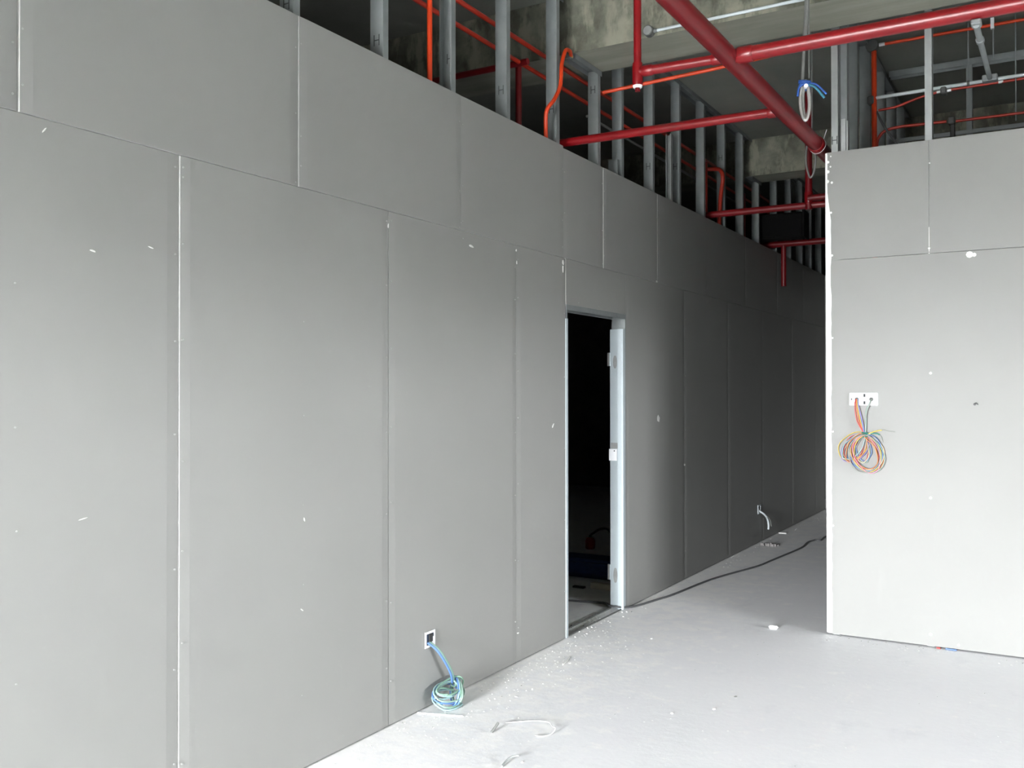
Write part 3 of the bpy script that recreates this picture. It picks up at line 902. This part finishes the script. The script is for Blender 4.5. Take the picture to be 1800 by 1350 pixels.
ob = thing('outlet_box', 'square white rimmed outlet box with a dark inside low on the near left wall', 'outlet', (0.004, 3.785, 0.296))
link('rim', box_frame(MB(), 0.0035, 3.744, 3.828, 0.297, 0.375, 0.011, 0.004), M['white'], ob)
link('cavity', MB().box((0.0037, 3.754, 0.307), (0.0045, 3.818, 0.365)), M['boxblue'], ob)
ins = MB().bevbox((0.0042, 3.775, 0.322), (0.0105, 3.806, 0.361), 0.002)
link('insert', ins, M['dark'], ob)
link('inner_lip', MB().box((0.0044, 3.802, 0.306), (0.0075, 3.818, 0.345)), M['white'], ob)

def ring_path(c_, ax, ay, n_, turns, jit, rng, r0=1.0, normal=None):
    """wobbly loops; ax, ay are the two half axes as vectors"""
    out = []
    m_ = int(18 * turns)
    ph = rng.uniform(0, 2 * PI)
    offs = [Vector((rng.uniform(-jit, jit), rng.uniform(-jit, jit), rng.uniform(-jit, jit))) for _ in range(int(turns) + 2)]
    for i in range(m_ + 1):
        q = ph + 2 * PI * i / 18
        k = i / 18
        a0 = offs[int(k)].lerp(offs[int(k) + 1], k - int(k))
        rr = r0 * (1 + 0.05 * math.sin(3 * q + ph))
        out.append(Vector(c_) + Vector(ax) * math.cos(q) * rr + Vector(ay) * math.sin(q) * rr + a0)
    return out

rw = random.Random(21)
cc = thing('cable_coil', 'blue and green cables coming out of the white rimmed outlet and coiled on the floor', 'cable', (0.07, 3.88, 0.0))
for i, (mat_, dy) in enumerate((('w_blue', -0.007), ('w_green', 0.009), ('w_cyan', 0.001))):
    p0 = [(0.006, 3.772 + dy, 0.322), (0.040, 3.800 + dy, 0.285), (0.062, 3.835 + dy, 0.225), (0.066, 3.885 + dy, 0.150), (0.055, 3.915 + dy, 0.095)]
    link('cable_lead', MB().tube(spline(p0, 6), 0.0055, 8), M[mat_], cc)
for i in range(13):
    mat_ = ['w_cyan', 'w_green', 'w_blue', 'w_sage', 'w_cyan'][i % 5]
    if i < 7:      # loops lying towards the left, nearly flat
        c0 = (0.078 + rw.uniform(-.008, .008), 3.835 + rw.uniform(-.01, .01), 0.036 + 0.011 * i)
        ax = (-0.012, 0.100 + rw.uniform(-.014, .010), 0.012)
        ay = (0.060 - 0.004 * i, 0.02, -0.036 + 0.0035 * i)
    else:          # loops standing up on the right
        c0 = (0.088 + rw.uniform(-.008, .008), 3.895 + rw.uniform(-.01, .01), 0.066)
        ax = (-0.030, 0.055 + rw.uniform(-.008, .008), 0.044)
        ay = (0.056, -0.045, 0.004)
    path = ring_path(c0, ax, ay, 0, 1.0, 0.010, rw, rw.uniform(0.92, 1.04))
    path = [Vector((max(p.x, 0.012), p.y, max(p.z, 0.008))) for p in path]
    link('cable', MB().tube(path, 0.0044, 8), M[mat_], cc)
link('cable_tie', MB().tube([(0.055 + 0.016 * math.cos(q), 3.917, 0.090 + 0.016 * math.sin(q)) for q in [2 * PI * i / 14 for i in range(15)]], 0.005, 6), M['w_green'], cc)

o3 = thing('outlet_box', 'small pale rimmed outlet box low on the far dark stretch of the left wall', 'outlet', (0.004, 9.61, 0.30))
link('rim', box_frame(MB(), 0.0035, 9.56, 9.66, 0.30, 0.39, 0.014, 0.005), M['palecon'], o3)
link('cavity', MB().box((0.0037, 9.574, 0.314), (0.0045, 9.646, 0.376)), M['darkbox'], o3)
o3c = thing('cable', 'short grey cable tails hanging out of the far pale outlet box', 'cable', (0.03, 9.75, 0.13))
link('cable_tail', MB().tube(spline([(0.006, 9.60, 0.33), (0.045, 9.65, 0.29), (0.055, 9.73, 0.235), (0.055, 9.775, 0.17), (0.05, 9.79, 0.12)], 6), 0.010, 8), M['palecon'], o3c)
link('cable_tail', MB().tube(spline([(0.006, 9.61, 0.335), (0.05, 9.67, 0.285), (0.07, 9.77, 0.225), (0.07, 9.83, 0.15)], 6), 0.008, 8), M['greycable'], o3c)

pb = thing('outlet_plate', 'white double outlet plate with two cable holes on the right wall', 'outlet', (1.624, RY, 1.468))
link('plate', MB().bevbox((1.539, RY - 0.010, 1.468), (1.710, RY - 0.0005, 1.548), 0.003), M['white'], pb)
for x in (1.585, 1.672):
    link('cable_hole', MB().tube([(x, RY - 0.0108, 1.508), (x, RY - 0.008, 1.508)], 0.0125, 14), M['darkbox'], pb)
for z in (1.532, 1.486):
    link('slot', MB().box((1.625, RY - 0.0106, z - 0.010), (1.637, RY - 0.008, z + 0.010)), M['ink'], pb)
link('arrow_mark', MB().add([(1.548, RY - 0.0106, 1.545), (1.5525, RY - 0.0106, 1.515), (1.560, RY - 0.0106, 1.508), (1.5525, RY - 0.0106, 1.501), (1.548, RY - 0.0106, 1.478), (1.550, RY - 0.0106, 1.508)], [(0, 1, 5), (1, 2, 5), (2, 3, 5), (3, 4, 5)]), M['ink'], pb)
link('cross_mark', MB().box((1.611, RY - 0.0105, 1.5075), (1.652, RY - 0.008, 1.509)).box((1.6305, RY - 0.0105, 1.498), (1.6320, RY - 0.008, 1.519)), M['greycable'], pb)
for a0, a1 in ((1.552, 1.612), (1.650, 1.69)):
    link('edge_line', MB().box((a0, RY - 0.0105, 1.539), (a1, RY - 0.008, 1.5402)), M['greycable'], pb)

wb_ = thing('wire_bundle', 'coil of coloured wires hanging under the white plate, bound with green wire', 'wire', (1.63, RY - 0.03, 1.04))
TIE = Vector((1.636, RY - 0.028, 1.285))
leads = [('w_red', 1.580), ('w_orange', 1.586), ('w_red', 1.584), ('w_yellow', 1.588), ('w_blue', 1.592), ('w_purple', 1.590)]
for i, (mt, x) in enumerate(leads):
    dx = (i - 2.5) * 0.0022
    p0 = [(x, RY - 0.010, 1.508), (x + 0.002 + dx, RY - 0.028, 1.47), (x + 0.018 + dx * 2, RY - 0.030, 1.38), (TIE.x - 0.010 + dx, TIE.y + 0.004 * (i % 2), 1.31), (TIE.x + dx * 0.5, TIE.y, 1.285)]
    link('wire', MB().tube(spline(p0, 6), 0.0033, 7), M[mt], wb_)
for i, mt in enumerate(('w_grey', 'w_sage')):
    p0 = [(1.672, RY - 0.010, 1.508), (1.668 - 0.003 * i, RY - 0.028, 1.485), (1.648 - 0.004 * i, RY - 0.030, 1.43), (1.640 + 0.003 * i, RY - 0.028, 1.36), (TIE.x + 0.003, TIE.y, 1.285)]
    link('wire', MB().tube(spline(p0, 6), 0.0036, 7), M[mt], wb_)
pal = ['w_purple', 'w_orange', 'w_blue', 'w_grey', 'w_blue', 'w_yellow', 'w_orange', 'w_purple', 'w_red', 'w_cream', 'w_blue', 'w_sage', 'w_yellow', 'w_orange', 'w_pink', 'w_grey']
def bundle_loop(cx_, cz_, rx_, rz_, tilt, mt, yoff, rr=0.0029):
    """one turn that starts and ends at the tie"""
    k = 30
    pts_ = []
    for i in range(k + 1):
        q = PI / 2 + 2 * PI * i / k
        u, v = rx_ * math.cos(q), rz_ * math.sin(q)
        x = cx_ + u * math.cos(tilt) - v * math.sin(tilt)
        z = cz_ + u * math.sin(tilt) + v * math.cos(tilt)
        pts_.append(Vector((x + 0.002 * math.sin(5 * q + yoff * 400), RY - 0.006 - yoff, z + 0.002 * math.cos(4 * q + yoff * 300))))
    shift = Vector((TIE.x, 0, TIE.z)) - Vector((pts_[0].x, 0, pts_[0].z))
    for i in range(k + 1):                # pull both ends to the tie, let the rest hang
        w_ = max(0.0, 1 - min(i, k - i) / 5.0) ** 1.5
        pts_[i] += shift * w_
    link('wire', MB().tube(pts_, rr, 7), M[mt], wb_)
for i, mt in enumerate(pal):              # big loop below the tie
    bundle_loop(1.640 + rw.uniform(-.012, .012), 1.168 + rw.uniform(-.010, .010), 0.092 + rw.uniform(-.022, .016), 0.112 + rw.uniform(-.018, .014), 0.25 + rw.uniform(-.35, .35), mt, 0.0 + 0.0026 * i)
for i, mt in enumerate(['w_sage', 'w_blue', 'w_cream', 'w_red', 'w_yellow', 'w_purple', 'w_cyan', 'w_orange']):   # second loop leaning left
    bundle_loop(1.575 + rw.uniform(-.012, .012), 1.205 + rw.uniform(-.010, .010), 0.062 + rw.uniform(-.016, .014), 0.098 + rw.uniform(-.016, .012), -0.62 + rw.uniform(-.25, .25), mt, 0.001 + 0.0026 * i)
for i, mt in enumerate(['w_red', 'w_sage', 'w_blue', 'w_cream']):   # inner small loops
    bundle_loop(1.618 + rw.uniform(-.01, .01), 1.198, 0.042 + rw.uniform(-.006, .006), 0.085 + rw.uniform(-.008, .008), rw.uniform(-.1, .25), mt, 0.004 + 0.0026 * i)
tg = MB()
for k in range(3):
    tg.tube([(TIE.x + 0.017 * math.cos(q), TIE.y + 0.005 + 0.015 * math.sin(q), TIE.z - 0.010 + 0.010 * k + 0.003 * math.cos(q + k)) for q in [2 * PI * i / 16 for i in range(17)]], 0.005, 7)
link('green_tie', tg, M['w_dkgreen'], wb_)
link('wire_end', MB().tube(spline([(1.645, RY - 0.030, 1.285), (1.680, RY - 0.026, 1.302), (1.712, RY - 0.020, 1.312), (1.735, RY - 0.018, 1.316)], 5), 0.0038, 7), M['w_yellow'], wb_)
link('wire_end', MB().tube(spline([(1.712, RY - 0.020, 1.313), (1.745, RY - 0.018, 1.318), (1.768, RY - 0.018, 1.312), (1.812, RY - 0.016, 1.308)], 5), 0.0026, 6), M['w_grey'], wb_)
link('wire_end', MB().tube(spline([(1.645, RY - 0.030, 1.280), (1.675, RY - 0.024, 1.295), (1.705, RY - 0.020, 1.294), (1.722, RY - 0.018, 1.286)], 5), 0.0042, 7), M['w_dkgreen'], wb_)
link('wire_end', MB().tube(spline([(1.722, RY - 0.018, 1.286), (1.733, RY - 0.018, 1.268), (1.738, RY - 0.016, 1.24)], 5), 0.0026, 6), M['w_grey'], wb_)

an = MB().tube([(2.254, RY - 0.006, 1.480), (2.254, RY + 0.002, 1.480)], 0.008, 10).tube(spline([(2.254, RY - 0.004, 1.482), (2.262, RY - 0.014, 1.488), (2.272, RY - 0.016, 1.478)], 4), 0.003, 6)
single('wall_hook', an, M['cable'], 'tiny dark fixing stuck in the bright right wall', 'hook')

# ------------------------------------------------------------------ on the floor
fc = [(-1.8, 6.1, 0.008), (-0.9, 6.17, 0.008), (-0.42, 6.215, 0.008), (-0.205, 6.255, 0.012), (-0.10, 6.150, 0.021), (-0.02, 6.150, 0.021), (0.035, 6.28, 0.008), (0.10, 6.60, 0.008), (0.135, 6.80, 0.008), (0.20, 7.50, 0.008),
      (0.335, 8.13, 0.008), (0.375, 8.35, 0.008), (0.40, 8.67, 0.008), (0.455, 9.30, 0.008), (0.462, 9.55, 0.008), (0.44, 9.85, 0.008), (0.47, 10.02, 0.008), (0.525, 10.06, 0.008), (0.515, 10.32, 0.008), (0.60, 10.6, 0.008), (0.9, 11.2, 0.008)]
single('floor_cable', MB().tube(spline(fc, 6), 0.0078, 8), M['cable'], 'long dark cable snaking from the doorway along the corridor floor', 'cable')
bw = MB().tube(spline([(0.452, 3.765, 0.010), (0.475, 3.80, 0.006), (0.56, 3.85, 0.012), (0.632, 3.855, 0.016), (0.672, 3.82, 0.014), (0.703, 3.793, 0.022), (0.700, 3.755, 0.006), (0.675, 3.712, 0.005), (0.645, 3.705, 0.005)], 6), 0.0026, 7)
single('bent_wire', bw, M['palewire'], 'thin pale bent wire curled on the floor in front of the cable coil', 'wire')
single('wire_stub', MB().tube([(0.452, 3.64, 0.004), (0.458, 3.668, 0.022), (0.462, 3.685, 0.036)], 0.006, 7), M['greycable'], 'short grey wire stub at the left end of the bent wire', 'wire')
single('wire_offcut', MB().tube(spline([(0.695, 3.33, 0.005), (0.69, 3.375, 0.012), (0.70, 3.41, 0.02), (0.722, 3.425, 0.022)], 5), 0.0042, 7), M['galv_lt'], 'short curved wire offcut at the bottom edge of the picture', 'wire')
st = MB().bevbox((-0.004, -0.115, 0.0), (0.004, 0.115, 0.004), 0.001)
so = single('plastic_strip', st, M['white'], 'narrow white plastic strip lying below the cable coil', 'strip')
so.location = (0.112, 3.722, 0.001)
so.rotation_euler = (0, 0, math.radians(-72))
ch = MB().bevbox((1.032, 6.155, 0.0005), (1.092, 6.19, 0.022), 0.009)
single('foam_chunk', ch, M['plaster'], 'small white chunk lying on the open floor near the right wall corner', 'chunk')
st = MB().bevbox((-0.010, 10.34, 0.0005), (0.075, 10.40, 0.012), 0.003)
st.v = [(x + 0.02, y, z) for x, y, z in st.v]
single('board_scrap', st, M['core'], 'white flat scrap at the foot of the left wall far down the corridor', 'scrap')
cs = MB()
rq = random.Random(8)
for i in range(9):
    x, y = 0.065 + 0.018 * i, 9.44 + rq.uniform(-.03, .05)
    cs.bevbox((x, y, 0.0005), (x + rq.uniform(.02, .035), y + rq.uniform(.03, .07), rq.uniform(.012, .035)), 0.004)
single('rubble_scrap', cs, M['browngrey'], 'grey crumbled scrap on the corridor floor below the far outlet', 'scrap')
single('wire_offcut', MB().tube([(2.090, RY - 0.012, 0.006), (2.150, RY - 0.012, 0.006)], 0.005, 7), M['w_blue'], 'tiny blue wire offcut at the foot of the right wall', 'wire')
single('wire_offcut', MB().tube([(2.040, RY - 0.010, 0.005), (2.062, RY - 0.012, 0.005)], 0.005, 7), M['w_red'], 'tiny red wire offcut at the foot of the right wall', 'wire')
tie_ = MB().tube(spline([(0.305, 4.88, 0.004), (0.33, 4.80, 0.006), (0.345, 4.72, 0.004)], 4), 0.0045, 6)
tie_.v = [(x - 0.1, y + 0.03, z) for x, y, z in tie_.v]
single('wood_splinter', tie_, M['core'], 'thin pale splinter on the dusty floor near the door', 'splinter')

# plaster crumbs: nobody could count them
db = MB()
rd = random.Random(5)
def crumb(x, y, s):
    h = s * rd.uniform(0.25, 0.7)
    k = 5
    a0 = rd.uniform(0, 6.28)
    rot = rd.uniform(0, 3.14)
    el = rd.uniform(0.5, 1.0)
    lo, hi = [], []
    for i in range(k):
        q = a0 + 2 * PI * i / k
        u, v = s * math.cos(q) * rd.uniform(.7, 1), s * el * math.sin(q) * rd.uniform(.7, 1)
        px, py = x + u * math.cos(rot) - v * math.sin(rot), y + u * math.sin(rot) + v * math.cos(rot)
        lo.append((px, py, 0.0003))
        hi.append((x + (px - x) * 0.6, y + (py - y) * 0.6, h))
    db.add(lo + hi, [tuple(range(k, 2 * k))] + [(i, (i + 1) % k, k + (i + 1) % k, k + i) for i in range(k)], 0 if rd.random() < 0.8 else 1)
for i in range(300):                      # along the foot of the left wall
    y = rd.uniform(2.2, 12.5)
    if 5.2 < y < 6.25 and rd.random() < 0.5:
        continue
    crumb(0.012 + abs(rd.gauss(0, 0.08)), y, rd.uniform(0.002, 0.006))
for i in range(230):                      # swept drift between outlet and door
    y = rd.uniform(3.4, 5.6)
    crumb(0.05 + abs(rd.gauss(0.12, 0.16)), y, rd.uniform(0.002, 0.0055))
for i in range(170):                      # scattered over the open floor
    crumb(rd.uniform(0.2, 2.6), rd.uniform(2.6, 6.1), rd.uniform(0.0015, 0.0042))
for i in range(90):                       # at the foot of the right wall
    crumb(rd.uniform(1.38, 2.6), RY - 0.008 - abs(rd.gauss(0, 0.07)), rd.uniform(0.002, 0.006))
for i in range(90):                       # inside the floor track and threshold
    crumb(rd.uniform(-0.16, 0.08), rd.uniform(5.32, 6.15), rd.uniform(0.003, 0.009))
for x, y in ((0.465, 5.534), (1.26, 4.7), (1.226, 4.462), (0.741, 3.419), (1.07, 4.3), (0.294, 4.135)):
    crumb(x, y, 0.011)
o = link('plaster_crumbs', db, [M['core'], M['greycable']])
o['kind'] = 'stuff'
o['label'] = 'white plaster crumbs and dust scattered over the concrete floor'
o['category'] = 'debris'

# ------------------------------------------------------------------ things in the dark room behind the doorway
bd = MB()
bx0, bx1, by0, by1, bh = -1.08, -0.42, 7.02, 7.40, 0.125
bd.bevbox((bx0, by0, 0.0008), (bx1, by1, bh), 0.05)
b1 = thing('cloth_bundle', 'dark blue soft bundle lying on the floor of the dark room', 'bundle', (-0.75, 7.2, 0))
link('bundle_body', bd, M['tarp'], b1)
link('bundle_fold', MB().bevbox((bx0 + 0.05, by0 + 0.05, bh - 0.004), (bx1 - 0.06, by1 - 0.06, bh + 0.03), 0.02), M['tarp'], b1)
wd = MB().bevbox((-0.52, 6.70, 0.0005), (-0.30, 6.76, 0.045), 0.003)
single('wood_block', wd, M['wood'], 'pale wooden block on the floor just inside the doorway', 'block')
single('wood_chip', MB().bevbox((-0.66, 6.66, 0.0005), (-0.56, 6.70, 0.016), 0.003), M['dark'], 'small dark offcut beside the pale wooden block inside the doorway', 'offcut')
tk = thing('red_canister', 'dim small red canister with a black hose standing behind the blue bundle', 'canister', (-1.34, 8.4, 0))
link('body', MB().tube([(-1.34, 8.40, 0.001), (-1.34, 8.40, 0.012), (-1.34, 8.40, 0.08), (-1.34, 8.40, 0.105), (-1.34, 8.40, 0.115)], [0.042, 0.048, 0.048, 0.036, 0.016], 18), M['redcan'], tk)
link('neck', MB().tube([(-1.34, 8.40, 0.113), (-1.34, 8.40, 0.135)], 0.014, 12), M['dark'], tk)
link('hose', MB().tube(spline([(-1.34, 8.40, 0.13), (-1.30, 8.40, 0.16), (-1.24, 8.42, 0.20), (-1.17, 8.44, 0.20), (-1.12, 8.46, 0.12), (-1.11, 8.46, 0.015)], 6), 0.011, 8), M['dark'], tk)
